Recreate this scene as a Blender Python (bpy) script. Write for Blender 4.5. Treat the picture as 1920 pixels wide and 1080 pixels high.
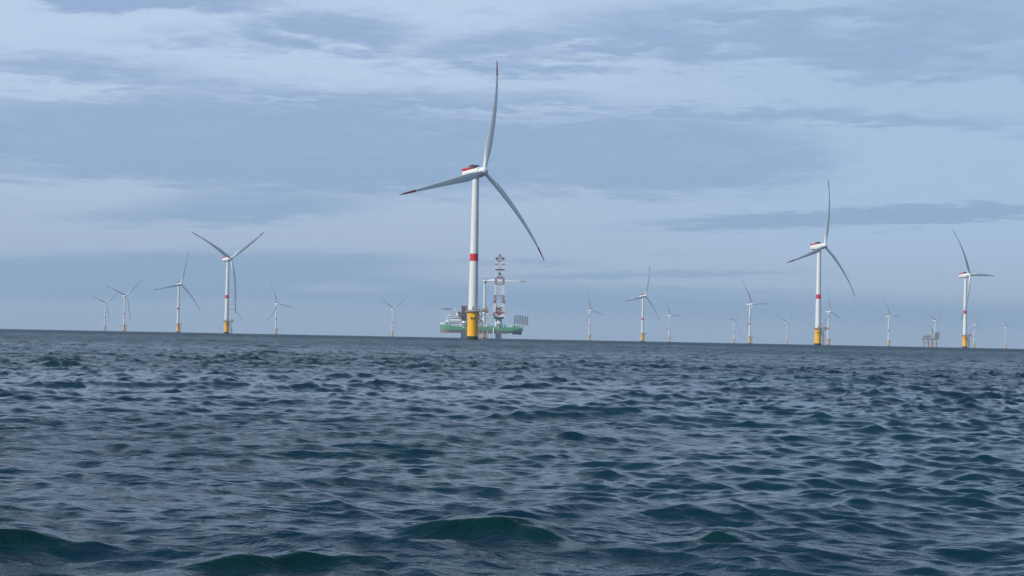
import bpy, bmesh, math, random
import numpy as np
from mathutils import Vector, Matrix
R = math.radians
scene = bpy.context.scene
COL = scene.collection
for o in list(bpy.data.objects): bpy.data.objects.remove(o)

# ------------------------------------------------------------------ camera, sky, sun, exposure
CAM_H = 2.0                       # eye height in a small boat
EARTH = 6.371e6 * 1.15            # radius with ordinary refraction: far things sink a little
F_PX = 3400.0
PITCH = 0.027254
ROLL = R(1.12)
def vec_cam():
    f = Vector((0, math.cos(PITCH), math.sin(PITCH)))
    u0 = Vector((0, -math.sin(PITCH), math.cos(PITCH))); r0 = Vector((1, 0, 0))
    r = r0 * math.cos(ROLL) + u0 * math.sin(ROLL)
    u = -r0 * math.sin(ROLL) + u0 * math.cos(ROLL)
    return r, u, f
cr, cu, cf = vec_cam()
cam_data = bpy.data.cameras.new('camera')
cam = bpy.data.objects.new('camera', cam_data); COL.objects.link(cam)
cam.matrix_world = Matrix(((cr.x, cu.x, -cf.x, 0), (cr.y, cu.y, -cf.y, 0), (cr.z, cu.z, -cf.z, CAM_H), (0, 0, 0, 1)))
cam_data.sensor_width = 36; cam_data.lens = 36 * F_PX / 1920
cam_data.clip_start = 0.5; cam_data.clip_end = 60000
scene.camera = cam

SUN_AZ = math.atan2(-0.85, -0.53); SUN_EL = R(42)
sun_dir = Vector((math.sin(SUN_AZ) * math.cos(SUN_EL), math.cos(SUN_AZ) * math.cos(SUN_EL), math.sin(SUN_EL)))
sl = bpy.data.lights.new('sun', 'SUN'); sl.energy = 3.8; sl.angle = R(0.5); sl.color = (1.0, 0.955, 0.88)
so = bpy.data.objects.new('sun', sl); COL.objects.link(so)
so.rotation_euler = (-sun_dir).to_track_quat('-Z', 'Y').to_euler(); so.location = (-200, -100, 300)

scene.view_settings.view_transform = 'Standard'; scene.view_settings.look = 'None'
scene.view_settings.gamma = 1; scene.view_settings.exposure = 0.0
scene.cycles.max_bounces = 6; scene.cycles.volume_bounces = 0

world = bpy.data.worlds.new('World'); scene.world = world; world.use_nodes = True
class NT:
    def __init__(s, t): s.t = t; s.n = t.nodes; s.l = t.links
    def node(s, ty, **k):
        n = s.n.new(ty)
        for a, v in k.items(): setattr(n, a, v)
        return n
    def put(s, sock, v):
        if hasattr(v, 'is_output') or isinstance(v, bpy.types.NodeSocket): s.l.new(v, sock)
        elif isinstance(v, (tuple, list)) and len(v) == 3 and sock.type == 'RGBA': sock.default_value = (*v, 1)
        else: sock.default_value = v
    def m(s, op, a, b=0.0, c=None, clamp=False):
        n = s.node('ShaderNodeMath', operation=op, use_clamp=clamp); s.put(n.inputs[0], a); s.put(n.inputs[1], b)
        if c is not None: s.put(n.inputs[2], c)
        return n.outputs[0]
    def mix(s, f, a, b):
        n = s.node('ShaderNodeMix', data_type='RGBA'); s.put(n.inputs[0], f); s.put(n.inputs[6], a); s.put(n.inputs[7], b)
        return n.outputs[2]
    def ramp(s, v, a, b, lo=0.0, hi=1.0):
        n = s.node('ShaderNodeMapRange', interpolation_type='SMOOTHSTEP')
        for i, q in enumerate((v, a, b, lo, hi)): s.put(n.inputs[i], q)
        return n.outputs[0]
    def comb(s, x, y, z=0.0):
        n = s.node('ShaderNodeCombineXYZ'); s.put(n.inputs[0], x); s.put(n.inputs[1], y); s.put(n.inputs[2], z); return n.outputs[0]
    def noise(s, vec, scale, detail=5, rough=0.55, dist=0.0):
        n = s.node('ShaderNodeTexNoise'); s.put(n.inputs['Vector'], vec); s.put(n.inputs['Scale'], scale)
        s.put(n.inputs['Detail'], detail); s.put(n.inputs['Roughness'], rough); s.put(n.inputs['Distortion'], dist)
        return n.outputs[0]

W = NT(world.node_tree); W.n.clear()
geo = W.node('ShaderNodeTexCoord'); sep = W.node('ShaderNodeSeparateXYZ'); W.l.new(geo.outputs['Generated'], sep.inputs[0])
dx, dy, dz = sep.outputs
zc = W.m('MAXIMUM', dz, 0.0)
den = W.m('ADD', zc, 0.035)
px_ = W.m('DIVIDE', dx, den); py_ = W.m('DIVIDE', dy, den)
pl = W.comb(px_, py_, 0.0)                                  # cloud layer seen in perspective
big = W.noise(pl, 0.55, 4, 0.55, 0.3)
med = W.noise(W.comb(W.m('MULTIPLY', px_, 1.0), py_, 3.7), 2.4, 5, 0.6, 0.5)
fin = W.noise(W.comb(px_, py_, 9.1), 6.5, 5, 0.6, 0.4)
vf = W.noise(W.comb(W.m('MULTIPLY', px_, 0.8), py_, 15.1), 17.0, 4, 0.6, 0.2)
# bearing / elevation of each cloud bank, bent by the noise
A = W.m('ADD', W.m('DIVIDE', dx, W.m('MAXIMUM', dy, 0.05)), W.m('MULTIPLY', W.m('SUBTRACT', med, 0.5), 0.04))
E_ = W.m('ADD', dz, W.m('MULTIPLY', W.m('MULTIPLY', W.m('SUBTRACT', med, 0.5), zc), 0.26))
E_ = W.m('ADD', E_, W.m('MULTIPLY', W.m('MULTIPLY', W.m('SUBTRACT', fin, 0.5), zc), 0.14))
front = W.ramp(dy, 0.1, 0.5)
def bank(px, py, rx, ry, tilt=0.0, soft=0.5, gain=1.0):
    """one bank of cloud: centre and half-size as bearings (the numbers are 1/3400 rad)"""
    a0 = (px - 960) / 3400; e0 = (616.5 - 2.6 + 0.0195 * px - py) / 3400; t = R(tilt)
    u = W.m('SUBTRACT', A, a0); v = W.m('SUBTRACT', E_, e0)
    u2 = W.m('ADD', W.m('MULTIPLY', u, math.cos(t)), W.m('MULTIPLY', v, math.sin(t)))
    v2 = W.m('ADD', W.m('MULTIPLY', u, -math.sin(t)), W.m('MULTIPLY', v, math.cos(t)))
    u2 = W.m('MULTIPLY', u2, 3400 / rx); v2 = W.m('MULTIPLY', v2, 3400 / ry)
    d = W.m('SQRT', W.m('ADD', W.m('MULTIPLY', u2, u2), W.m('MULTIPLY', v2, v2)))
    return W.m('MULTIPLY', W.ramp(d, 1 - soft, 1 + soft, 1.0, 0.0), gain)
dark = None
DARKS = [(1520, 75, 480, 62, 0, .45, .95), (1010, 95, 260, 40, 3, .5, .85), (620, 270, 830, 96, 1, .28, 1.0), (1130, 285, 430, 80, -2, .28, .95),
         (1500, 225, 420, 16, -2, .6, .9), (1480, 305, 120, 10, 0, .6, .6), (1620, 412, 420, 17, 2.5, .35, 1.0), (1850, 150, 260, 22, 0, .6, .7),
         (610, 65, 170, 34, 0, .6, .95), (150, 5, 330, 42, 0, .5, 1.1), (380, 90, 130, 22, 0, .6, .5), (120, 145, 240, 26, 0, .6, .75), (330, 175, 240, 26, 0, .7, .7),
         (-10, 320, 260, 60, 0, .6, .7), (400, 392, 290, 30, 3, .45, .9), (330, 520, 560, 46, 2, .3, 1.0), (960, 492, 130, 9, 0, .5, .6), (1180, 516, 330, 6.5, 2, .5, .8),
         (960, 560, 1900, 26, -1.12, .7, .9), (1180, 545, 420, 9, 0, .5, .7), (1250, 478, 40, 4, 0, .5, .5)]
for q in DARKS:
    b = bank(*q); dark = b if dark is None else W.m('MAXIMUM', dark, b)
LIGHTS = [(990, 218, 230, 8, 0, .8, .6), (110, 185, 130, 12, 0, .9, .5), (480, 200, 120, 6, 0, .8, .45), (1330, 70, 60, 8, 3, .8, .55), (1600, 72, 90, 10, 4, .8, .6),
          (1120, 105, 110, 8, 4, .8, .6), (120, 375, 190, 26, 0, .6, .75), (640, 540, 90, 7, 0, .7, .7), (840, 510, 150, 14, 1, .6, .5), (1490, 20, 120, 10, 3, .8, .6)]
for q in LIGHTS:
    dark = W.m('MAXIMUM', W.m('SUBTRACT', dark, bank(*q)), 0.0)
tex = W.m('ADD', W.m('MULTIPLY', W.m('SUBTRACT', med, 0.5), 1.1), W.m('MULTIPLY', W.m('SUBTRACT', fin, 0.5), 1.15))
tex = W.m('ADD', tex, W.m('MULTIPLY', W.m('SUBTRACT', vf, 0.5), 0.75))
tex = W.m('MULTIPLY', tex, W.ramp(dz, 0.02, 0.14, 0.25, 1.0))
dk_front = W.m('ADD', dark, tex)
dk_front = W.m('ADD', W.m('MULTIPLY', W.ramp(dk_front, 0.05, 0.95), 0.3), W.m('MULTIPLY', dk_front, 0.7), clamp=True)
dk_any = W.m('ADD', W.ramp(big, 0.42, 0.6), W.m('MULTIPLY', tex, 0.7), clamp=True)
dk = W.m('ADD', W.m('MULTIPLY', dk_front, front), W.m('MULTIPLY', dk_any, W.m('SUBTRACT', 1.0, front)))
el = W.ramp(dz, 0.0, 0.17)
light_c = W.mix(el, (0.382, 0.490, 0.660), (0.520, 0.650, 0.850))
light_c = W.mix(W.m('MULTIPLY', W.ramp(A, -0.05, 0.22), W.ramp(dz, 0.02, 0.07)), light_c, (0.400, 0.555, 0.765))
dark_c = W.mix(el, (0.258, 0.402, 0.600), (0.308, 0.435, 0.660))
cl = W.mix(dk, light_c, dark_c)
lilac = W.m('MULTIPLY', W.ramp(W.noise(pl, 0.9, 2, 0.5), 0.45, 0.62), 0.06)
cl = W.mix(lilac, cl, W.mix(0.5, cl, (0.42, 0.46, 0.66)))
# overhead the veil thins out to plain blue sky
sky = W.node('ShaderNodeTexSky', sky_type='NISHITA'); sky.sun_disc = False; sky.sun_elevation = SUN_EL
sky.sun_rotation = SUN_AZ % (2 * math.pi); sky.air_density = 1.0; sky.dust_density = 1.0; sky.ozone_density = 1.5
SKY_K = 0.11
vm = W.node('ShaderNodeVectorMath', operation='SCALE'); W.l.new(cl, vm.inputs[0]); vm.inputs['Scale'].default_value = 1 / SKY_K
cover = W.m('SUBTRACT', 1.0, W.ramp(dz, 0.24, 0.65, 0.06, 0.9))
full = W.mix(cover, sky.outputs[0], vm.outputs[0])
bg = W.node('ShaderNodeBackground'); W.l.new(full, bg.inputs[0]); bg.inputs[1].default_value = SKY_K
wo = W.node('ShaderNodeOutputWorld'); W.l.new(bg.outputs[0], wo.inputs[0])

# ------------------------------------------------------------------ materials
def paint(name, col, rough=0.45, metal=0.0, dirt=0.12, scale=0.4, streak=True):
    m = bpy.data.materials.new(name); m.use_nodes = True; t = NT(m.node_tree); b = t.n['Principled BSDF']
    tc = t.node('ShaderNodeTexCoord'); mp = t.node('ShaderNodeMapping'); t.l.new(tc.outputs['Object'], mp.inputs[0])
    mp.inputs['Scale'].default_value = (1, 1, 0.12 if streak else 1)
    n = t.noise(mp.outputs[0], scale, 6, 0.6)
    dirty = tuple(c * 0.62 + 0.02 for c in col)
    c = t.mix(t.m('MULTIPLY', t.ramp(n, 0.42, 0.75), dirt * 2), col, dirty)
    t.l.new(c, b.inputs['Base Color']); b.inputs['Roughness'].default_value = rough; b.inputs['Metallic'].default_value = metal
    return m
M = dict(
    white=paint('turbine_white', (0.74, 0.76, 0.74), 0.4, dirt=.08),
    red=paint('signal_red', (0.62, 0.012, 0.03), 0.45),
    endred=paint('blade_end_red', (0.40, 0.012, 0.03), 0.5),
    yellow=paint('foundation_yellow', (0.97, 0.49, 0.006), 0.5, dirt=.06),
    black=paint('marine_growth', (0.018, 0.02, 0.018), 0.8, dirt=.3, scale=1.2),
    grey=paint('galvanised_grey', (0.33, 0.35, 0.36), 0.5, .2),
    darkgrey=paint('dark_grey', (0.06, 0.07, 0.085), 0.5),
    green=paint('hull_green', (0.085, 0.32, 0.14), 0.4, dirt=.2, scale=.12),
    rose=paint('hull_antifouling', (0.27, 0.17, 0.17), 0.6, dirt=.3, scale=.12),
    shipwhite=paint('ship_white', (0.86, 0.85, 0.84), 0.4, dirt=.12),
    brown=paint('leg_brown', (0.24, 0.09, 0.075), 0.6, dirt=.3),
    navy=paint('leg_navy', (0.035, 0.05, 0.09), 0.6),
    crred=paint('crane_red', (0.36, 0.05, 0.075), 0.45),
    rust=paint('deck_rust', (0.34, 0.25, 0.19), 0.6, dirt=.3),
    glass=paint('window_glass', (0.03, 0.035, 0.04), 0.1, dirt=.0),
    pink=paint('platform_primer', (0.38, 0.29, 0.26), 0.6, dirt=.3),
    pale=paint('platform_grey', (0.38, 0.39, 0.38), 0.5, dirt=.2, scale=.2),
    slate=paint('platform_slate', (0.12, 0.16, 0.20), 0.5, dirt=.2, scale=.2),
    tipgrey=paint('blade_tip_grey', (0.22, 0.24, 0.26), 0.5),
)

# ------------------------------------------------------------------ mesh helpers
class MB:
    def __init__(s): s.v = []; s.f = []; s.mi = []
    def add(s, v, f, mi=0):
        o = len(s.v); s.v += [tuple(p) for p in v]; s.f += [tuple(i + o for i in q) for q in f]; s.mi += [mi] * len(f); return s
    def box(s, x0, x1, y0, y1, z0, z1, mi=0):
        v = [(x, y, z) for z in (z0, z1) for y in (y0, y1) for x in (x0, x1)]
        return s.add(v, [(0, 2, 3, 1), (4, 5, 7, 6), (0, 1, 5, 4), (2, 6, 7, 3), (0, 4, 6, 2), (1, 3, 7, 5)], mi)
    def bar(s, a, b, r, n=6, r2=None, mi=0):
        a = Vector(a); b = Vector(b); r2 = r if r2 is None else r2; d = (b - a).normalized()
        p = d.orthogonal().normalized(); q = d.cross(p); v = []
        for c, rr in ((a, r), (b, r2)):
            for i in range(n):
                t = 2 * math.pi * i / n; v.append(c + p * math.cos(t) * rr + q * math.sin(t) * rr)
        f = [(i, (i + 1) % n, n + (i + 1) % n, n + i) for i in range(n)] + [tuple(range(n))[::-1], tuple(range(n, 2 * n))]
        return s.add(v, f, mi)
    def lathe(s, prof, n=32, cx=0, cy=0, mi=0, cap=True):
        v = [(cx + r * math.cos(2 * math.pi * i / n), cy + r * math.sin(2 * math.pi * i / n), z) for r, z in prof for i in range(n)]
        f = [(k * n + i, k * n + (i + 1) % n, (k + 1) * n + (i + 1) % n, (k + 1) * n + i) for k in range(len(prof) - 1) for i in range(n)]
        if cap: f += [tuple(range(n))[::-1], tuple(range((len(prof) - 1) * n, len(prof) * n))]
        return s.add(v, f, mi)
    def prism(s, pts, y0, y1, mi=0):                       # outline in x,z pushed along y
        n = len(pts); v = [(x, y0, z) for x, z in pts] + [(x, y1, z) for x, z in pts]
        return s.add(v, [tuple(range(n)), tuple(range(n, 2 * n))[::-1]] + [(i, n + i, n + (i + 1) % n, (i + 1) % n) for i in range(n)], mi)
    def build(s, name, mats, parent=None, smooth=False):
        me = bpy.data.meshes.new(name); me.from_pydata(s.v, [], s.f)
        for m in (mats if isinstance(mats, (list, tuple)) else [mats]): me.materials.append(m)
        me.polygons.foreach_set('material_index', s.mi)
        bm = bmesh.new(); bm.from_mesh(me); bmesh.ops.recalc_face_normals(bm, faces=bm.faces); bm.to_mesh(me); bm.free()
        if smooth:
            me.shade_smooth()
            try: me.set_sharp_from_angle(angle=R(38))
            except Exception: pass
        o = bpy.data.objects.new(name, me); COL.objects.link(o); o.parent = parent
        return o
def tag(o, label=None, cat=None, group=None, kind=None):
    for k, v in (('label', label), ('category', cat), ('group', group), ('kind', kind)):
        if v: o[k] = v
    return o
def empty(name, loc=(0, 0, 0), rz=0):
    o = bpy.data.objects.new(name, None); COL.objects.link(o); o.location = loc; o.rotation_euler = (0, 0, rz); o.empty_display_size = 5; return o

def ray(px, py):
    return cf + cr * ((px - 960) / F_PX) - cu * ((py - 540) / F_PX)
def sea_point(px, py, D):                                   # the point of the curved sea at distance D under a bearing
    d = ray(px, py); k = D / math.hypot(d.x, d.y)
    return Vector((d.x * k, d.y * k, -D * D / 2 / EARTH))

# ------------------------------------------------------------------ wind turbine (prototype, metres, sea level = 0, hub at 105)
HUB = 105.0; OV = 6.6; YAW = R(48); TILT = R(6); BL = 76.5
def lerp(a, b, t): return a + (b - a) * t
def tower_r(z): return lerp(3.0, 2.05, (z - 18) / (101.5 - 18))
def railing(mb, pts, z, h=1.15, closed=True, r=0.06):
    n = len(pts)
    for i in range(n if closed else n - 1):
        a = pts[i]; b = pts[(i + 1) % n]
        for hh in (h, h * .5): mb.bar((a[0], a[1], z + hh), (b[0], b[1], z + hh), r, 4)
        L = math.dist(a, b); k = max(1, int(L / 1.6))
        for j in range(k):
            x = lerp(a[0], b[0], j / k); y = lerp(a[1], b[1], j / k); mb.bar((x, y, z), (x, y, z + h), r, 4)

def blade_mesh():
    """tapering aerofoil along +Z from the hub centre; +Y is upwind, -X the trailing edge"""
    st = [(0.022, 2.3, 1.0), (0.05, 2.4, 1.0), (0.09, 3.0, .8), (0.14, 4.1, .52), (0.19, 4.9, .40), (0.24, 5.0, .34), (0.32, 4.55, .29), (0.42, 3.85, .25),
          (0.52, 3.2, .22), (0.62, 2.65, .2), (0.72, 2.15, .18), (0.80, 1.78, .17), (0.845, 1.58, .17), (0.90, 1.3, .16), (0.95, 1.0, .15), (0.972, .8, .15), (0.985, .58, .15), (0.996, .3, .15), (1.0, .08, .15)]
    N = 20; rings = []
    for s, c, th in st:
        a = 3.5 * 4 * s * (1 - s) - 1.0 * s ** 3              # curves forward, then leans back under load
        tw = R(15 * (1 - s) ** 2 + 1.0); rnd = max(0, 1 - (s - .04) / .12) if s > .04 else 1
        ring = []
        for i in range(N):
            t = 2 * math.pi * i / N
            cx = math.cos(t) * .5; cy = math.sin(t) * .5 * th
            ex = cx; ey = cy * (0.25 + 0.75 * ((cx + .5) ** .5)) if rnd < 1 else cy
            x = lerp(ex, cx, rnd) * c - (0.16 * c * (1 - rnd)); y = lerp(ey, cy, rnd) * c
            x2 = x * math.cos(tw) - y * math.sin(tw); y2 = x * math.sin(tw) + y * math.cos(tw)
            ring.append((x2, y2 + a, s * BL))
        rings.append((s, ring))
    def strip(a, b, o, first, last):
        mb = MB(); v = []; rr = [r for s, r in rings if a - 1e-6 <= s <= b + 1e-6]
        for r in rr: v += r
        f = [(k * N + i, k * N + (i + 1) % N, (k + 1) * N + (i + 1) % N, (k + 1) * N + i) for k in range(len(rr) - 1) for i in range(N)]
        f += [tuple(range(N))[::-1], tuple(range((len(rr) - 1) * N, len(rr) * N))]
        return mb.add(v, f)
    return strip(0.022, 0.845, 0, 1, 0), strip(0.845, 0.972, 0, 0, 0), strip(0.972, 1.0, 0, 0, 1)

def make_turbine():
    root = empty('wind_turbine')
    # steel tower with its red warning band
    segs = [(18.6, 49.2), (53.9, 101.6)]
    mb = MB()
    for z0, z1 in segs:
        zs = [lerp(z0, z1, i / 4) for i in range(5)]; mb.lathe([(tower_r(z), z) for z in zs], 40)
    for z in (38.0, 72.0): mb.lathe([(tower_r(z) + .05, z - .12), (tower_r(z) + .05, z + .12)], 40, cap=False)
    t = mb.build('tower', M['white'], root, True)
    MB().lathe([(tower_r(49.2), 49.2), (tower_r(53.9), 53.9)], 40).build('red_band', M['red'], t, True)
    MB().box(-.5, .5, -3.12, -2.9, 18.6, 21.0).build('tower_door', M['grey'], t)
    # yellow transition piece, dark tidal zone
    MB().lathe([(3.45, 2.4), (3.45, 14.2), (3.75, 15.6), (3.75, 17.6)], 40).build('transition_piece', M['yellow'], root, True)
    MB().lathe([(3.5, -6), (3.55, 2.4)], 40).build('tidal_zone', M['black'], root, True)
    mb = MB().box(-1.7, 1.1, -3.98, -3.70, 14.0, 17.2); mb.build('identification_board', M['yellow'], root)
    MB().box(-1.9, 1.3, -3.99, -3.6, 13.6, 13.98).build('board_bracket', M['black'], root)
    # working platform with a lay-down extension and railing
    n = 16; pts = []
    for i in range(n):
        a = 2 * math.pi * i / n; x = 5.0 * math.cos(a); y = 5.0 * math.sin(a)
        if abs(a) < .5 or a > 2 * math.pi - .5: x = 9.6; y = max(-2.6, min(2.6, y * 1.5))
        pts.append((x, y))
    mb = MB(); v = [(x, y, z) for z in (17.6, 18.05) for x, y in pts]
    mb.add(v, [tuple(range(n))[::-1], tuple(range(n, 2 * n))] + [(i, (i + 1) % n, n + (i + 1) % n, n + i) for i in range(n)])
    for y in (-2.3, 2.3): mb.bar((9.0, y, 17.5), (3.3, y * .5, 13.4), .2, 6)
    p = mb.build('work_platform', M['rust'], root)
    mb = MB(); railing(mb, pts, 18.05, 1.2); mb.build('railing', M['rust'], p)
    mb = MB().box(6.0, 9.0, -1.2, 1.4, 18.06, 19.9); mb.build('equipment_container', M['pink'], root)
    # davit crane
    mb = MB().bar((3.6, -3.2, 18.05), (3.6, -3.2, 21.4), .3, 8).bar((3.6, -3.2, 21.2), (7.6, -3.4, 22.6), .2, 6, .12).bar((7.5, -3.4, 22.5), (7.5, -3.4, 20.5), .04, 4)
    mb.build('davit_crane', M['grey'], root)
    # boat landing: two fender tubes, ladder, stand-offs
    mb = MB()
    for y in (-2.0, 0.2): mb.bar((6.3, y, -3), (6.3, y, 11.5), .32, 10); mb.bar((6.3, y, 11.5), (3.4, y * .6, 13.2), .3, 8)
    for z in (1.0, 6.0, 11.0):
        for y in (-2.0, 0.2): mb.bar((3.2, y * .7, z), (6.3, y, z), .2, 6)
    mb.build('boat_landing', M['pink'], root)
    mb = MB()
    for y in (-1.2, -.6): mb.bar((5.2, y, -1), (5.2, y, 18.5), .09, 6)
    for i in range(38): mb.bar((5.2, -1.2, -.6 + i * .5), (5.2, -.6, -.6 + i * .5), .04, 4)
    mb.box(4.2, 6.4, -2.4, .6, 12.0, 12.2)
    mb.build('ladder', M['black'], root)
    for x, y in ((4.2, -2.6),): MB().bar((x, y, -3), (x, y, 16.0), .26, 8).build('cable_tube', M['pink'], root)
    # nacelle: built along +X = upwind, turned afterwards
    nm = []
    mb = MB(); prof = []
    secs = [(-8.9, 2.5, 2.1), (-8.4, 2.9, 2.5), (-4, 3.0, 2.65), (1.6, 3.0, 2.8), (2.6, 2.9, 2.8)]; K = 24; v = []
    for x, hw, hh in secs:
        for i in range(K):
            a = 2 * math.pi * i / K; c, s_ = math.cos(a), math.sin(a); e = .45
            v.append((x, math.copysign(abs(c) ** e, c) * hw, math.copysign(abs(s_) ** e, s_) * hh))
    f = [(k * K + i, k * K + (i + 1) % K, (k + 1) * K + (i + 1) % K, (k + 1) * K + i) for k in range(len(secs) - 1) for i in range(K)]
    f += [tuple(range(K)), tuple(range((len(secs) - 1) * K, len(secs) * K))]
    mb.add(v, f); nac = mb.build('nacelle', M['white'], root, True)
    # direct-drive generator ring between nacelle and hub
    v = []; mb = MB(); prof = [(2.6, 3.15), (2.9, 3.35), (4.6, 3.35), (4.9, 3.0)]; K = 32
    for x, r in prof:
        for i in range(K): a = 2 * math.pi * i / K; v.append((x, r * math.cos(a), r * math.sin(a)))
    f = [(k * K + i, k * K + (i + 1) % K, (k + 1) * K + (i + 1) % K, (k + 1) * K + i) for k in range(3) for i in range(K)] + [tuple(range(K)), tuple(range(3 * K, 4 * K))]
    gen = mb.add(v, f).build('generator', M['white'], root, True)
    MB().bar((0, 0, -3.9), (0, 0, -2.5), 2.25, 32).build('yaw_bearing', M['grey'], nac, True)
    # red helicopter hoist platform: red side panels on the rear roof
    mb = MB().box(-8.7, -3.4, -2.9, 2.9, 2.7, 2.8)
    for y in (-3.0, 2.9): mb.box(-8.8, -3.4, y, y + .1, 2.62, 3.75)
    mb.box(-8.9, -8.8, -3.0, 3.0, 2.62, 3.75)
    hp = mb.build('hoist_platform', M['red'], nac)
    mb = MB(); mb.prism([(-3.35, 2.7), (-1.0, 2.7), (-.6, 4.35), (-1.8, 4.3), (-3.35, 3.7)], -2.8, 2.8); mb.build('cooler_housing', M['red'], nac)
    mb = MB().box(-2.2, 1.2, -2.9, 2.9, 4.37, 5.0); mb.box(-.55, 1.2, -2.8, 2.8, 2.82, 4.35); mb.build('cooler', M['darkgrey'], nac)
    for y in (-1, 1): MB().bar((-7.6, y, 2.8), (-7.6, y, 5.6), .06, 4).build('wind_mast', M['grey'], nac)
    # hub
    v = []; prof = [(-2.4, 2.5), (-1.6, 2.75), (0, 2.85), (1.2, 2.6), (2.1, 2.0), (2.6, 1.2), (2.8, .3)]; mb = MB(); K = 32
    for x, r in prof:
        for i in range(K): a = 2 * math.pi * i / K; v.append((x, r * math.cos(a), r * math.sin(a)))
    f = [(k * K + i, k * K + (i + 1) % K, (k + 1) * K + (i + 1) % K, (k + 1) * K + i) for k in range(len(prof) - 1) for i in range(K)] + [tuple(range(K)), tuple(range((len(prof) - 1) * K, len(prof) * K))]
    hub = mb.add(v, f).build('hub', M['white'], root, True)
    b0, b1, b2 = blade_mesh(); first = None
    for i in range(3):
        if first is None:
            b = b0.build('blade', M['white'], root, True); c1 = b1.build('red_blade_end', M['endred'], b, True); c2 = b2.build('blade_tip', M['tipgrey'], b, True); first = (b, c1, c2)
        else:
            b = first[0].copy(); COL.objects.link(b); b.parent = root
            for c in first[1:]: d = c.copy(); COL.objects.link(d); d.parent = b
    return root
def pose(root, yaw, az, n_blades=3):
    """yaw: bearing the rotor faces, from -Y (towards the boat) to +X; az: bearing of the first blade, clockwise"""
    n = Vector((math.sin(yaw) * math.cos(TILT), -math.cos(yaw) * math.cos(TILT), math.sin(TILT)))
    side = Vector((math.cos(yaw), math.sin(yaw), 0)); up = n.cross(side); up = -up if up.z < 0 else up
    top = Vector((0, 0, HUB - OV * math.sin(TILT)))
    Bx = Matrix((n, up.cross(n), up)).transposed().to_4x4()      # x upwind, z up
    hubm = Matrix.Translation(top + n * OV) @ Bx
    k = 0
    for c in list(root.children):
        nm = c.name.split('.')[0]
        if nm in ('nacelle', 'generator'): c.matrix_local = Matrix.Translation(top + n * (-0.6)) @ Bx
        elif nm == 'hub': c.matrix_local = hubm
        elif nm == 'blade':
            if k >= n_blades:
                for g in list(c.children): bpy.data.objects.remove(g)
                bpy.data.objects.remove(c); k += 1; continue
            a = az + k * 2 * math.pi / 3; d = up * math.cos(a) + side * math.sin(a); lead = side * math.cos(a) - up * math.sin(a)
            mm = Matrix((lead, n, d)).transposed().to_4x4(); c.matrix_local = Matrix.Translation(top + n * OV) @ mm; k += 1
def copy_tree(o, parent=None):
    c = o.copy(); COL.objects.link(c); c.parent = parent
    for ch in list(o.children): copy_tree(ch, c)
    return c

TURB = [ # tower bearing x, y of its foot, apparent hub height, first blade, label
 (886.0, 635.6, 315.6, 15, 'largest, nearest wind turbine on a bright yellow foundation, in front of the green ship'),
 (1533.3, 646.2, 184.2, 14, 'second largest wind turbine, right of the middle, red nacelle rail, one blade upright'),
 (424.3, 623.4, 139.0, 57, 'largest wind turbine left of the ship, two blades raised in a V, one hanging'),
 (1808.9, 651.8, 132.9, 89, 'turbine right of the offshore platform with one blade level and one crossing its tower'),
 (333.4, 622.0, 89.1, 18, 'mid-sized turbine just left of the V-bladed big one, upper blade almost straight up'),
 (1204.2, 639.0, 85.0, 19, 'mid-sized turbine halfway between the ship and the second largest turbine, one blade pointing up'),
 (1405.3, 644.0, 73.0, 88, 'medium turbine with a level right blade standing between two tiny pale ones'),
 (232.4, 619.8, 65.2, 51, 'taller of the two neighbouring turbines at the far left, blades raised in a wide V'),
 (196.2, 619.0, 50.3, 53, 'leftmost and shorter of the two neighbouring turbines at the far left of the sea'),
 (432.8, 624.0, 47.0, 13, 'tiny far turbine partly hidden behind the large V-bladed turbine on the left'),
 (516.8, 625.0, 56.5, 99, 'small lone turbine right of the V-bladed large one, its right blade level'),
 (735.4, 631.0, 51.8, 57, 'small lone far turbine on the open horizon left of the green ship'),
 (1104.7, 637.5, 55.8, 102, 'first small turbine right of the green ship, one thin blade up and one pointing right'),
 (1254.5, 640.5, 49.7, 92, 'small pale turbine right beside the mid-sized turbine with the upright blade'),
 (1375.7, 642.5, 43.6, 33, 'tiny pale turbine just left of the medium turbine with the level blade'),
 (1474.7, 645.0, 40.3, 48, 'tiny pale turbine just left of the second largest turbine, alone at the horizon'),
 (1552.6, 646.7, 61.6, 113, 'small turbine standing directly behind and right of the second largest turbine'),
 (1665.6, 649.6, 55.2, 88, 'small turbine between the second largest turbine and the offshore platform'),
 (1753.0, 650.8, 48.6, 47, 'far turbine rising from behind the offshore platform, one bright blade pointing up right'),
 (1826.2, 651.8, 42.2, 3, 'tiny far turbine just right behind the turbine with the level blade at the right'),
 (1885.0, 653.0, 38.6, 87, 'smallest turbine at the far right end of the horizon'),
 (912.6, 635.0, 46.0, 98, 'tiny far turbine seen over the ship deck, just right of the nearest turbine'),
]
proto = make_turbine(); GROUP = 'wind turbines of the offshore wind farm'
SHIP_T = (907.2, 634.5, 107.6, 90, 'unfinished turbine with only one level blade beside the red and white crane')
for i, (x, y, h, az, lab) in enumerate(TURB + [SHIP_T]):
    o = proto if i == 0 else copy_tree(proto)
    TURB_O = o
    o.location = sea_point(x, y, F_PX * HUB / h)
    o['label'] = lab; o['category'] = 'wind turbine'; o['group'] = GROUP
    last = (lab == SHIP_T[4])
    pose(o, R(2) if last else YAW, R(az), 1 if last else 3)
# platform furniture of each turbine keeps the same compass direction

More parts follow.
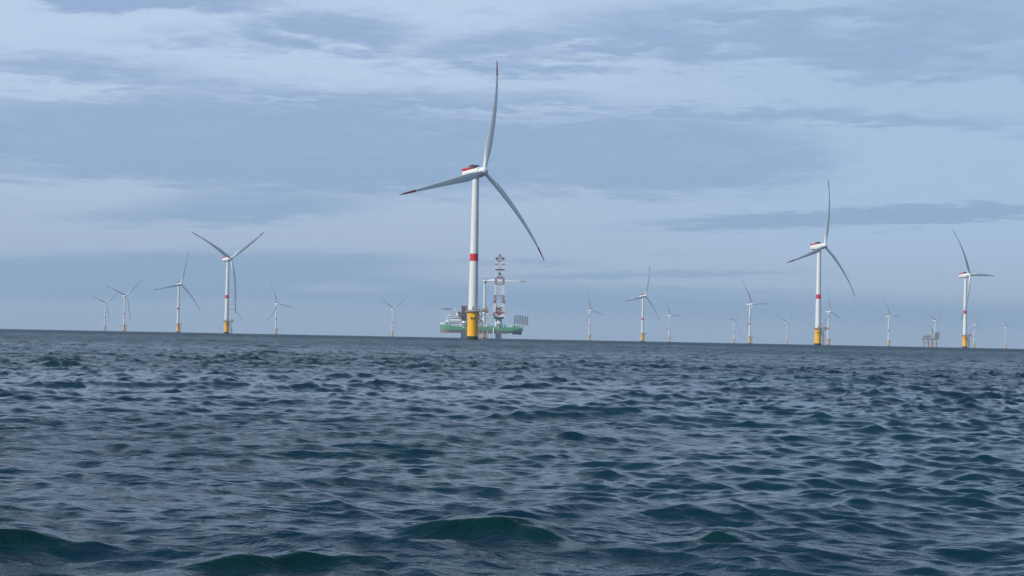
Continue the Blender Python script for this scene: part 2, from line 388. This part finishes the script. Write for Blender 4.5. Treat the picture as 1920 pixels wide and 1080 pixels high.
# ------------------------------------------------------------------ jack-up installation ship (x along the ship, bow at -x, sea level = 0)
SHIP_D = 3250.0
ship = empty('jack_up_ship', sea_point(902, 634, SHIP_D), math.atan2(58, 3400))
tag(ship, 'green and white jack-up ship raised on its legs, red and white crane, behind nearest turbine', 'ship')
HB = 19.0
def hull_half(x):                                            # half beam along the ship
    if x < -55: return max(2.0, HB * math.sqrt(max(0.0, 1 - ((-55 - x) / 19.5) ** 2)))
    return HB
def hull_band(zt, zb, mat, name, inset=0.0):
    xs = [-74 + i * 2.0 for i in range(10)] + [-54, -40, -20, 0, 20, 40, 52, 60, 68, 74]
    mb = MB(); v = []
    for x in xs:
        hb = hull_half(x) - inset; top = zt(x); bot = zb(x)
        bow = 0.0 if x > -54 else (-54 - x) * .0
        v += [(x, -hb, top), (x, hb, top), (x, hb, bot), (x, -hb, bot)]
    f = []
    for k in range(len(xs) - 1):
        for j in range(4): f.append((k * 4 + j, k * 4 + (j + 1) % 4, (k + 1) * 4 + (j + 1) % 4, (k + 1) * 4 + j))
    f += [(0, 1, 2, 3), tuple((len(xs) - 1) * 4 + j for j in range(4))]
    return mb.add(v, f).build(name, mat, ship)
deck = lambda x: 20.5 + (3.0 * min(1, max(0, (-50 - x) / 10)) if x < -50 else 0)
low = lambda x: 14.0 if x > -56 else 14.0 + (-56 - x) * .12
keel = lambda x: 9.0 if x < 44 else 9.0 + (x - 44) * .16
hull_band(deck, low, M['green'], 'green_hull')
mb = MB(); v = []; xs = [-73 + i * 2 for i in range(10)] + [-50, -20, 10, 44, 56, 66, 72]
for x in xs:
    hb = hull_half(x) - .3; top = low(x) - .02; b = max(9.0, keel(x)); b = min(b, top - .5)
    v += [(x, -hb, top), (x, hb, top), (x, hb * .93, b), (x, -hb * .93, b)]
f = [(k * 4 + j, k * 4 + (j + 1) % 4, (k + 1) * 4 + (j + 1) % 4, (k + 1) * 4 + j) for k in range(len(xs) - 1) for j in range(4)] + [(0, 1, 2, 3), tuple((len(xs) - 1) * 4 + j for j in range(4))]
mb.add(v, f).build('lower_hull', M['rose'], ship)
mb = MB().prism([(40, 9.3), (58, 12.3), (73, 14), (74.2, 19), (58, 15.8), (48, 12)], -HB - .15, -HB + .2); mb.build('stern_quarter', M['navy'], ship)
for y in (-10, 10): MB().prism([(55, 8.6), (72, 7.5), (72.5, 14), (56, 12)], y - 2, y + 2).build('stern_thruster', M['navy'], ship)
for x in (-68, -64, -60): MB().lathe([(1.4, 9.0), (1.5, 11.5)], 12, x, -10).build('bow_thruster', M['navy'], ship)
MB().box(-74.6, -66, -2, 2, 23.2, 27.5).build('bow_bulwark', M['shipwhite'], ship)
# accommodation block
blk = MB(); tiers = [(-57, -36, -15, 15, 23.6, 27.5), (-57, -34.5, -16, 16, 27.52, 32), (-55.5, -37, -14, 14, 32.02, 36), (-54.5, -40, -15, 15, 36.02, 40.0)]
acc = blk.box(*tiers[0]).build('accommodation_block', M['shipwhite'], ship)
for t_, nm in ((tiers[1], 'deck_house'), (tiers[2], 'deck_house'), (tiers[3], 'bridge')): MB().box(*t_).build(nm, M['shipwhite'], acc)
for (x0, x1, y0, y1, z0, z1) in tiers:
    n = int((x1 - x0) / 2.6)
    for i in range(n):
        x = x0 + (i + .5) * (x1 - x0) / n
        MB().box(x - .8, x + .8, y0 - .08, y0 + .02, z0 + 1.2, z0 + 2.9).build('window', M['glass'], acc)
MB().box(-56, -55.4, -13, 13, 37.6, 39.2).build('bridge_windscreen', M['glass'], acc)
mb = MB().bar((-47, 0, 40), (-47, 0, 54), .9, 8, .4).bar((-49.5, 0, 48), (-44.5, 0, 48), .3, 6).bar((-49, 0, 51), (-45, 0, 51), .3, 6).bar((-50, -6, 40), (-50, -6, 47), .35, 6); mb.build('radar_mast', M['shipwhite'], ship)
for x, y in ((-43.5, -6), (-51, 6)): MB().lathe([(.3, 40), (1.5, 41), (1.9, 42.5), (1.4, 44.1), (.2, 44.6)], 16, x, y).build('radar_dome', M['shipwhite'], ship, True)
for x in (-40.5, -37.5): MB().lathe([(1.3, 36), (1.3, 46.5), (1.0, 47)], 12, x, -9).build('funnel', M['darkgrey'], ship)
# lifeboat
for i in range(1): MB().lathe([(.3, 0)] + [(1.9, .6), (2.2, 3), (1.9, 5.4), (.3, 6)], 14).build('lifeboat', M['shipwhite'], ship, True).matrix_local = Matrix.Translation((-61.5, -17.5, 25.5)) @ Matrix.Rotation(R(90), 4, 'Y') @ Matrix.Translation((-2.6, 0, -3))
MB().box(-63.5, -59.5, -16, -12, 23.6, 30.6).build('lifeboat_station', M['shipwhite'], ship)
# helideck over the bow
mb = MB(); n = 8; mb.lathe([(11.2, 51.6), (11.4, 52.4)], 8, -63.5, 0); hd = mb.build('helideck', M['slate'], ship)
mb = MB()
for i in range(8):
    a0 = 2 * math.pi * i / 8; a1 = 2 * math.pi * (i + 1) / 8
    mb.bar((-63.5 + 12.6 * math.cos(a0), 12.6 * math.sin(a0), 51.9), (-63.5 + 12.6 * math.cos(a1), 12.6 * math.sin(a1), 51.9), .25, 4)
    mb.bar((-63.5 + 12.6 * math.cos(a0), 12.6 * math.sin(a0), 51.9), (-63.5 + 11 * math.cos(a0), 11 * math.sin(a0), 51.7), .2, 4)
mb.build('safety_net', M['grey'], hd)
mb = MB()
for y in (-8, 8):
    mb.bar((-68, y, 51.6), (-61, y, 27), .55, 6); mb.bar((-58, y, 51.6), (-61, y, 27), .4, 6); mb.bar((-70, y, 51.3), (-54.5, y, 40), .4, 6); mb.bar((-64.5, y, 39.5), (-56, y, 39), .35, 6)
    mb.bar((-68, y, 50.9), (-55, y, 50.9), .4, 6)
mb.build('helideck_supports', M['shipwhite'], ship)
# legs: four square lattice legs
def lattice(mb, cx, cy, z0, z1, w, r=.45, step=None, mi=lambda z: 0, wt=None):
    step = step or w; wt = w if wt is None else wt; n = max(1, round((z1 - z0) / step))
    cor = [(-1, -1), (1, -1), (1, 1), (-1, 1)]
    def P(k, z): ww = lerp(w, wt, (z - z0) / (z1 - z0)) / 2; return (cx + cor[k][0] * ww, cy + cor[k][1] * ww, z)
    for i in range(n):
        a = lerp(z0, z1, i / n); b = lerp(z0, z1, (i + 1) / n); q = mi((a + b) / 2)
        for k in range(4):
            k2 = (k + 1) % 4
            mb.bar(P(k, a), P(k, b), r, 6, mi=q); mb.bar(P(k, a), P(k2, b), r * .5, 4, mi=q); mb.bar(P(k2, a), P(k, b), r * .5, 4, mi=q); mb.bar(P(k, a), P(k2, a), r * .5, 4, mi=q)
    return mb
for lx, ly in ((-31, -13), (-31, 13), (31, 13), (31, -13)):
    z1 = 58 if lx < 0 else 57
    mb = MB(); lattice(mb, lx, ly, 20, z1, 8.4, .8, 4.2, lambda z: 1 if z < 40 else 0)
    mb.box(lx - 3.0, lx + 3.0, ly - 3.0, ly + 3.0, 21, z1 - 1, 2 if lx > 0 else 1)
    leg = mb.build('leg', [M['brown'], M['navy'], M['brown']], ship)
    mb = MB(); lattice(mb, lx, ly, -8, 8.9, 8.8, .9, 4.2); mb.box(lx - 4.0, lx + 4.0, ly - 4.0, ly + 4.0, -8, 8.9); mb.build('lower_leg', M['slate'], leg)
    # jacking house with round sponson opening on the side
    jh = MB().lathe([(6.6, 18), (6.6, 26.5), (5.6, 30.5)], 8, lx, ly).build('jacking_house', M['shipwhite'], ship)
    sgn = -1 if ly < 0 else 1
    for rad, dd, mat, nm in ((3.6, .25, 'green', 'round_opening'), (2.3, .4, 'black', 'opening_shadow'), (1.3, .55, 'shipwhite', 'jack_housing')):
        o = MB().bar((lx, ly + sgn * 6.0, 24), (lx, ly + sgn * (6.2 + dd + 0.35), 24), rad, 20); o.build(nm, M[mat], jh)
# crane round the aft leg: pedestal, slew ring, machinery house, upright twin lattice boom, A-frame
CX, CY = 31.0, -13.0
crane = MB().lathe([(6.0, 30.5), (4.4, 33.2), (4.4, 35.0)], 24, CX, CY).build('crane_pedestal', M['shipwhite'], ship, True)
MB().lathe([(4.8, 35.0), (9.0, 36.2), (9.4, 38.8)], 24, CX, CY).build('slewing_ring', M['darkgrey'], crane)
mb = MB().box(CX - 9.8, CX - 3.6, CY - 8, CY + 8, 38.9, 44.2).box(CX + 3.6, CX + 9.8, CY - 8, CY + 8, 38.9, 44.2); mb.box(CX - 3.55, CX + 3.55, CY - 7, CY - 3, 38.9, 41.5); mb.build('machinery_house', M['shipwhite'], crane)
MB().box(CX - 6, CX + 6, CY + 4, CY + 7.5, 44.25, 57).build('winch_house', M['crred'], crane)
MB().box(CX - 5.2, CX + 5.2, CY - 5.6, CY - 4.4, 44.25, 52).build('winch_frame', M['crred'], crane)
def band(z): return 1 if (z > 140 or 131 < z < 135 or 96 < z < 109.5 and True or 123 < z < 126 or 63.5 < z < 79.5 or 44 < z < 47) else 0
def xoff(z): return lerp(8.0, 6.0, (z - 44) / 100)
for s in (-1, 1):
    z = 44.0; mb = MB()
    while z < 143:
        z2 = min(z + 3.1, 144); q = band((z + z2) / 2)
        xa = CX + s * xoff(z); xb = CX + s * xoff(z2); h = 1.45
        for (ax, ay) in ((-h, -h), (h, -h), (h, h), (-h, h)): mb.bar((xa + ax, CY - 6 + ay, z), (xb + ax, CY - 6 + ay, z2), .55, 6, mi=q)
        for (a1, a2) in (((-h, -h), (h, -h)), ((h, h), (-h, h)), ((h, -h), (h, h)), ((-h, h), (-h, -h))):
            mb.bar((xa + a1[0], CY - 6 + a1[1], z), (xb + a2[0], CY - 6 + a2[1], z2), .45, 4, mi=q)
            mb.bar((xa + a2[0], CY - 6 + a2[1], z), (xb + a1[0], CY - 6 + a1[1], z2), .3, 4, mi=q)
        z = z2
    mb.build('lattice_boom', [M['shipwhite'], M['crred']], crane)
mb = MB()
for za, zb in ((96.5, 103), (103, 109.5), (110, 115.5), (115.5, 121), (47, 52.5), (52.5, 58), (58, 66), (66, 73), (73, 79.5), (80, 88), (88, 96), (125, 132), (132, 139)):
    q = 1 if 96 < za < 109 or 65 < za < 79 else 0
    mb.bar((CX - xoff(za), CY - 6, za), (CX + xoff(zb), CY - 6, zb), .3, 6, mi=q); mb.bar((CX + xoff(za), CY - 6, za), (CX - xoff(zb), CY - 6, zb), .3, 6, mi=q)
for zz, q, rr in ((58, 0, .7), (96.5, 1, .7), (109.5, 1, 1.0), (139, 1, .9), (143.5, 1, .9), (79.5, 0, .5)): mb.bar((CX - xoff(zz), CY - 6, zz), (CX + xoff(zz), CY - 6, zz), rr, 6, mi=q)
mb.build('boom_bracing', [M['shipwhite'], M['crred']], crane)
MB().box(CX - 6.8, CX + 6.8, CY - 7.6, CY - 4.4, 121.6, 124.2).build('boom_walkway', M['navy'], crane)
for s in (-1, 1):
    MB().box(CX + s * 6.0 - 1.8, CX + s * 6.0 + 1.8, CY - 8, CY - 4, 140.5, 144.8).build('boom_sheave', M['darkgrey'], crane)
    MB().box(CX + s * (8.9) - 1.4, CX + s * (8.9) + 1.4, CY - 8, CY - 4, 64, 67.5).build('boom_knuckle', M['darkgrey'], crane)
mb = MB()
for s in (-1, 1): mb.bar((CX + s * 4.0, CY - 6, 143), (CX, CY - 6, 150.5), .8, 6)
mb.bar((CX, CY - 6, 146), (CX, CY - 6, 151.5), .5, 6); mb.build('boom_head', M['crred'], crane)
mb = MB()
for x in (-1.2, 1.2): mb.bar((CX + x, CY - 8.5, 143), (CX + x, CY - 8.5, 118), .16, 4)
mb.build('hoist_wire', M['darkgrey'], crane)
MB().box(CX - 1.9, CX + 1.9, CY - 10, CY - 7, 112.5, 118).build('hook_block', M['darkgrey'], crane)
mb = MB()
for s in (-1, 1): mb.bar((CX + s * 8.6, CY + 7.5, 44), (CX + s * 7.6, CY + 9, 68), .9, 6).bar((CX + s * 7.6, CY + 9, 68), (CX + s * 6.2, CY - 4.5, 141), .2, 4).bar((CX + s * 9.0, CY - 3, 44), (CX + s * 7.8, CY + 8.6, 66), .7, 6)
mb.bar((CX - 7.6, CY + 9, 67.8), (CX + 7.6, CY + 9, 67.8), .7, 6); mb.build('a_frame', M['shipwhite'], crane)
MB().bar((CX - 9.5, CY - 6, 65.5), (CX - 21, CY - 2, 57), .28, 4).build('tag_line_boom', M['grey'], crane)
MB().box(CX - 9.9, CX - 7.4, CY - 10.6, CY - 8.1, 40, 43.6).build('crane_cab', M['glass'], crane)
# deck gear
rnd = random.Random(4)
def deck_item(x, y, w, l, h, mat, nm): MB().box(x - w / 2, x + w / 2, y - l / 2, y + l / 2, 20.55, 20.55 + h).build(nm, M[mat], ship)
for x, w, h, mat, nm in ((2, 3, 2.6, 'green', 'deck_locker'), (8, 4, 3.8, 'shipwhite', 'deck_winch'), (14, 2.5, 4.2, 'green', 'deck_locker'), (20, 3, 2.5, 'darkgrey', 'deck_winch'), (42, 3.5, 4.4, 'green', 'deck_locker'),
                         (48, 3, 2.2, 'shipwhite', 'deck_winch'), (52.5, 3.2, 4.2, 'shipwhite', 'deck_winch'), (58, 2.4, 3.4, 'green', 'deck_locker'), (-22, 4, 3, 'green', 'deck_locker'), (-14, 5, 4, 'shipwhite', 'deck_winch'), (64, 3, 2.8, 'green', 'deck_locker')):
    deck_item(x, -HB + 4 + rnd.random() * 2, w, 3.5, h, mat, nm)
mb = MB(); railing(mb, [(-20, -HB + .3), (72, -HB + .3)], 20.5, 1.6, False, .14); mb.build('deck_rail', M['green'], ship)
mb = MB().bar((12, -HB + .5, 20), (12, -HB + .5, 6), .5, 6).bar((22, -HB - .4, 20), (22, -HB - .4, 7.0), 1.1, 8); mb.build('gangway_pole', M['shipwhite'], ship)
# blade rack on the stern: a thing of its own
rack = empty('blade_rack', ship.location + Matrix.Rotation(ship.rotation_euler.z, 3, 'Z') @ Vector((70, -6, 20.6)), ship.rotation_euler.z)
tag(rack, 'grey blade rack of upright lattice frames standing on the stern of the green ship', 'blade rack')
for i in range(6):
    x = -9.5 + i * 4.3; drop = -1.6 if i > 3 else 0
    mb = MB()
    for yy in (-7, 7):
        mb.bar((x - .9, yy, 8 + drop), (x - .9, yy, 22 + drop - (i == 0) * 1), .4, 6).bar((x + .9, yy, 8 + drop), (x + .9, yy, 22 + drop), .4, 6)
        for j in range(5): mb.bar((x - .9, yy, 8.2 + drop + j * 2.8), (x + .9, yy, 10.8 + drop + j * 2.7), .3, 4)
    for zz in (9, 15.5, 21.5): mb.bar((x, -7, zz + drop), (x, 7, zz + drop), .5, 6)
    mb.build('rack_frame', M['slate'], rack)
mb = MB()
for yy in (-7, 7):
    mb.bar((-12, yy, 8), (5, yy, 8), .6, 6).bar((4, yy, 6.4), (14, yy, 5.6), .6, 6)
    for a, b in (((-10, 0), (-10, 8)), ((-2, 0), (-2, 8)), ((3.5, 0), (4, 8)), ((3.5, 0), (13, 5.8)), ((-10, 0), (-2, 8)), ((-2, 0), (4, 8))): mb.bar((a[0], yy, a[1]), (b[0], yy, b[1]), .45, 6)
mb.build('rack_base', M['grey'], rack)

# ------------------------------------------------------------------ offshore substation on its jacket
sub = empty('offshore_platform', sea_point(1744, 650.5, 5000.0), math.atan2(-784, 3400) )
tag(sub, 'grey offshore substation platform on thick legs near the right end of the horizon', 'offshore platform')
mb = MB()
mb.box(-21.5, 12, -12, 12, 22.5, 25.3); mb.box(-19, 12.2, -12.2, 11, 25.32, 31.0); sb = mb.build('topside', M['pale'], sub)
MB().box(-22.5, 21, -13, 13, 20.6, 22.4).build('cellar_deck', M['slate'], sub)
MB().box(12.4, 23.5, -12.5, 12.5, 22.5, 39.5).build('transformer_hall', M['slate'], sub)
MB().box(-20.5, 8, -11, 9, 31.02, 31.4).build('weather_deck', M['grey'], sb)
mb = MB(); railing(mb, [(-21.4, -12.4), (12, -12.4)], 31, 1.5, False, .16); railing(mb, [(-21.4, -13), (20, -13)], 22.4, 1.5, False, .16); mb.build('railing', M['pale'], sb)
MB().box(-19.2, 2, -12.5, -12.25, 26.3, 29.6).build('louvre_panel', M['slate'], sb)
MB().box(-7.5, -2, -9, 0, 31.45, 35.2).build('plant_room', M['rust'], sub)
MB().box(2, 11, -9, 6, 31.45, 36.6).build('control_room', M['pale'], sub)
MB().box(-17, -12, -8, 4, 31.45, 33.2).build('cooling_unit', M['pale'], sub)
mb = MB().bar((6.2, -5, 36.6), (6.2, -5, 41), 1.2, 10).bar((6.2, -5, 41), (3.4, -6, 49.5), 1.3, 8, .9).bar((3.4, -6, 49.5), (-9.5, -6, 62), .35, 5); mb.build('deck_crane', M['slate'], sub)
mb = MB().bar((-14, 2, 31), (-14, 2, 44), .25, 5).bar((15, 2, 39), (15, 2, 47), .22, 5); mb.build('antenna', M['grey'], sub)
for x, x2, rr in ((-18.5, -17, 1.4), (-6.6, -6.0, 3.1), (4.2, 4.4, 3.3), (15.2, 15.2, 3.2)):
    for y in (-9, 9): MB().bar((x, y, 20.6), (x2, y, -6), rr, 16).build('leg', M['pink'], sub, True)
mb = MB()
for y in (-9, 9):
    for a, b in (((-17, 19), (-7, 6)), ((-7, 19), (-16, 6)), ((2, 19), (12, 6)), ((11.5, 19), (3, 6)), ((-8, 17), (2.5, 5))): mb.bar((a[0], y, a[1]), (b[0], y, b[1]), .7, 6)
    mb.bar((-16.5, y, 10.5), (19.5, y, 10.5), .7, 6)
mb.build('jacket_bracing', M['rust'], sub)
MB().box(13.5, 21, -12, -4, 13.5, 17.8).build('cable_deck', M['pale'], sub)

# ------------------------------------------------------------------ the sea: one sheet, wave heights from a wind-wave spectrum
def wave_tile(N, L, lam0, lam1, slope, wind, spread, seed, chop, lam_p=14.0):
    rng = np.random.default_rng(seed)
    k = 2 * np.pi * np.fft.fftfreq(N, L / N); kx, ky = np.meshgrid(k, k, indexing='xy'); K = np.hypot(kx, ky); K[0, 0] = 1
    th = np.arctan2(ky, kx); kp = 2 * np.pi / lam_p
    S = K ** -4.0 * np.exp(-1.25 * (kp / K) ** 2) * (np.abs(np.cos((th - wind))) ** spread + 0.04) * np.where(np.cos(th - wind) > 0, 1, .12)
    S *= 1 / (1 + np.exp(-(K - 2 * np.pi / lam1) * lam1)) / (1 + np.exp((K - 2 * np.pi / lam0) * lam0 * 1.0))
    S[0, 0] = 0
    a = np.sqrt(S) * (rng.normal(size=(N, N)) + 1j * rng.normal(size=(N, N)))
    h = np.fft.ifft2(a); sc = slope / np.sqrt(np.mean(np.abs(np.fft.ifft2(1j * kx * a).real) ** 2 + np.abs(np.fft.ifft2(1j * ky * a).real) ** 2))
    Dx = np.fft.ifft2(1j * kx / K * a).real * sc * chop; Dy = np.fft.ifft2(1j * ky / K * a).real * sc * chop
    return np.stack([Dx, Dy, h.real * sc], -1).astype(np.float32), L
def sample(tile, X, Y):
    T, L = tile; N = T.shape[0]; u = X * (N / L); v = Y * (N / L)
    i = np.floor(u).astype(np.int64); j = np.floor(v).astype(np.int64); fu = (u - i)[..., None].astype(np.float32); fv = (v - j)[..., None].astype(np.float32)
    i0 = i % N; i1 = (i + 1) % N; j0 = j % N; j1 = (j + 1) % N
    return (T[j0, i0] * (1 - fu) + T[j0, i1] * fu) * (1 - fv) + (T[j1, i0] * (1 - fu) + T[j1, i1] * fu) * fv
WIND = R(-68)                       # waves run towards the boat, a little to the right
TILES = [(wave_tile(512, 173.0, 4.0, 40, 0.060, WIND, 3, 11, 0.9), 4.0), (wave_tile(1024, 61.0, 1.0, 4.0, 0.085, WIND + .25, 3.0, 5, 1.0), 1.0),
         (wave_tile(1024, 23.3, 0.28, 1.0, 0.195, WIND - .2, 2.2, 23, 1.1), 0.28), (wave_tile(1024, 9.7, 0.06, 0.28, 0.065, WIND + .1, 1.8, 31, 0.6), 0.07)]
rs = [3.0]
while rs[-1] < 16000:
    r_ = rs[-1]; rs.append(r_ + max(0.10 if r_ < 9 else 0.028, 0.028 * (r_ / 14) ** 1.27))
rs = np.array(rs); drs = np.gradient(rs)
ang = np.radians(np.concatenate([np.arange(-17.5, 17.501, 0.0285), np.arange(17.57, 34, .07), np.arange(34.3, 60, .3), np.arange(61, 299, 2.0), np.arange(299, 325.8, .3), np.arange(326, 342.47, .07)]))
dang = np.minimum(np.diff(ang, append=ang[0] + 2 * np.pi), np.diff(ang, prepend=ang[-1] - 2 * np.pi)); NA = len(ang); NR = len(rs)
Rg, Ag = np.meshgrid(rs, ang, indexing='ij'); X = Rg * np.sin(Ag); Y = Rg * np.cos(Ag)
P = np.stack([X, Y, -Rg ** 2 / 2 / EARTH], -1).astype(np.float64)
lost = np.zeros((NR, NA), np.float32)
gap = np.maximum(drs, 0)[:, None] * np.ones((1, NA)); gap = np.maximum(gap, (Rg * dang[None, :]))
gust = 0.90 + 0.28 * (sample((TILES[0][0][0], 173.0), X * .21 + 31, Y * .13)[..., 2] / 0.15).clip(-1, 1)
for ti, (tile, lam) in enumerate(TILES):
    w = np.clip(lam * (6.0 if ti else 14.0) / gap - 1.0, 0, 1)
    if ti > 0: w = w * gust * (0.86 + .62 * np.clip((Rg - 15) / 30, 0, 1))
    c, s_ = math.cos(.13 * ti), math.sin(.13 * ti)
    if ti == 0: w = w * (0.75 + 0.35 * np.clip((Rg - 18) / 25, 0, 1))
    if ti == 1: w = w * (0.8 + 0.5 * np.clip((Rg - 25) / 60, 0, 1))
    d = sample(tile, X * c - Y * s_ + 17.3 * ti, X * s_ + Y * c + 5.1 * ti)
    P[..., 0] += (d[..., 0] * c + d[..., 1] * s_) * w; P[..., 1] += (-d[..., 0] * s_ + d[..., 1] * c) * w; P[..., 2] += d[..., 2] * w
    if ti >= 1: lost += (1 - np.clip(w, 0, 1)).astype(np.float32) * (.45, .45, .3)[ti - 1 if ti < 3 else 2]
# the few steep wavelets close to the boat: (picture bearing, distance, half length, height, tilt)
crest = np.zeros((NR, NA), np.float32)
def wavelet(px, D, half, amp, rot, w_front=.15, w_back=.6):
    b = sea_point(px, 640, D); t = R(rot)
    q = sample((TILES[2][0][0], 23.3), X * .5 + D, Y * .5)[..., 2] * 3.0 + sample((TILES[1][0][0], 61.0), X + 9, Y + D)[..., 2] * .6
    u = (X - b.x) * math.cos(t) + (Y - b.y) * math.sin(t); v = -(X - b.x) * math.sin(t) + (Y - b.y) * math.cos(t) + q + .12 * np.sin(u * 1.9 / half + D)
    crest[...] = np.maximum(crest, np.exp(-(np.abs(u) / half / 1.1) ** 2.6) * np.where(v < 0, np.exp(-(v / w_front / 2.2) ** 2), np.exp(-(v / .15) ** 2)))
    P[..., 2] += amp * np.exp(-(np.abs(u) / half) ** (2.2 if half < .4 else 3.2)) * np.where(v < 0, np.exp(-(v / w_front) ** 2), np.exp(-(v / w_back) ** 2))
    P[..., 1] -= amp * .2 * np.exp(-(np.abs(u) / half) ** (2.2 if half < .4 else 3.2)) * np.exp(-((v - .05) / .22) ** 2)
WAVELETS = [(935, 17.3, .62, .125, 0), (520, 15.2, .8, .115, 8), (20, 16.4, .5, .12, -6), (1372, 17.6, .26, .11, -4), (270, 14.4, .45, .08, 6), (1180, 14.4, .6, .07, -6)]
for wv in WAVELETS: wavelet(*wv)
verts = P.reshape(-1, 3).astype(np.float32)
ids = np.arange(NR * NA).reshape(NR, NA); nx = np.roll(ids, -1, axis=1)
quads = np.stack([ids[:-1], nx[:-1], nx[1:], ids[1:]], -1).reshape(-1, 4).astype(np.int32)
quads = quads[:, ::-1]
nv = len(verts); verts = np.concatenate([verts, [[0, 0, 0]]]).astype(np.float32)
tri = np.stack([ids[0], nx[0], np.full(NA, nv)], -1).astype(np.int32)
me = bpy.data.meshes.new('sea'); me.vertices.add(len(verts)); me.vertices.foreach_set('co', verts.ravel())
nl = quads.size + tri.size; me.loops.add(nl); me.loops.foreach_set('vertex_index', np.concatenate([quads.ravel(), tri.ravel()]))
npoly = len(quads) + len(tri); me.polygons.add(npoly)
st = np.concatenate([np.arange(len(quads)) * 4, quads.size + np.arange(len(tri)) * 3]).astype(np.int32)
me.polygons.foreach_set('loop_start', st); me.polygons.foreach_set('use_smooth', np.ones(npoly, bool)); me.update(calc_edges=True)
at = me.attributes.new('unresolved', 'FLOAT', 'POINT'); at.data.foreach_set('value', np.concatenate([lost.ravel(), [0]]).astype(np.float32))
at = me.attributes.new('crest_light_tint', 'FLOAT', 'POINT'); at.data.foreach_set('value', np.concatenate([crest.ravel(), [0]]).astype(np.float32))
sea = bpy.data.objects.new('sea', me); COL.objects.link(sea); sea['kind'] = 'structure'

m = bpy.data.materials.new('sea_water'); m.use_nodes = True; t = NT(m.node_tree); b = t.n['Principled BSDF']
tc = t.node('ShaderNodeTexCoord'); mp = t.node('ShaderNodeMapping'); t.l.new(tc.outputs['Object'], mp.inputs[0]); mp.inputs['Rotation'].default_value = (0, 0, R(-15))
mp.inputs['Scale'].default_value = (0.55, 1.0, 1.0)
n1 = t.noise(mp.outputs[0], 9.0, 4, 0.6, .3); n2 = t.noise(mp.outputs[0], 1.3, 6, 0.62, .4); n3 = t.noise(mp.outputs[0], 0.22, 5, 0.6, .3)
at_n = t.node('ShaderNodeAttribute', attribute_name='unresolved')
L_ = at_n.outputs['Fac']
mp2 = t.node('ShaderNodeMapping'); t.l.new(tc.outputs['Object'], mp2.inputs[0]); mp2.inputs['Scale'].default_value = (0.8, 0.35, 1)
gustn = t.m('SUBTRACT', t.noise(mp2.outputs[0], 0.03, 9, 0.78), 0.5)
hgt = t.m('ADD', t.m('MULTIPLY', n1, 0.006), t.m('MULTIPLY', t.m('MULTIPLY', n2, L_), 0.6))
hgt = t.m('ADD', hgt, t.m('MULTIPLY', t.m('MULTIPLY', n3, L_), 3.4))
bp = t.node('ShaderNodeBump'); t.l.new(hgt, bp.inputs['Height']); bp.inputs['Strength'].default_value = 1.0; bp.inputs['Distance'].default_value = 1.0
t.l.new(bp.outputs[0], b.inputs['Normal'])
patch = t.ramp(t.noise(tc.outputs['Object'], 0.03, 3, 0.5), 0.4, 0.65)
cr_n = t.node('ShaderNodeAttribute', attribute_name='crest_light_tint')      # green base colour painted on steep wavelets, standing in for light passing through them
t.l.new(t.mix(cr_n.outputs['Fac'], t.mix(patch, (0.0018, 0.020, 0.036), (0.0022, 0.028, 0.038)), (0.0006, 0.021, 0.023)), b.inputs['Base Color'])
t.l.new(t.m('MAXIMUM', t.m('ADD', 0.06, t.m('MULTIPLY', L_, t.m('ADD', 0.33, t.m('MULTIPLY', gustn, 0.5)))), 0.05), b.inputs['Roughness']); b.inputs['IOR'].default_value = 1.333
me.materials.append(m)

# ------------------------------------------------------------------ haze between the boat and the far turbines
mb = MB().box(-9000, 9000, -1500, 15500, -20, 230)
hz = mb.build('haze', [bpy.data.materials.new('sea_haze')]); hz['kind'] = 'stuff'
hm = hz.data.materials[0]; hm.use_nodes = True; t = NT(hm.node_tree); t.n.clear()
pv = t.node('ShaderNodeVolumePrincipled'); pv.inputs['Color'].default_value = (0.62, 0.82, 1.0, 1); pv.inputs['Density'].default_value = 7e-5; pv.inputs['Anisotropy'].default_value = 0.1
ou = t.node('ShaderNodeOutputMaterial'); t.l.new(pv.outputs[0], ou.inputs['Volume'])
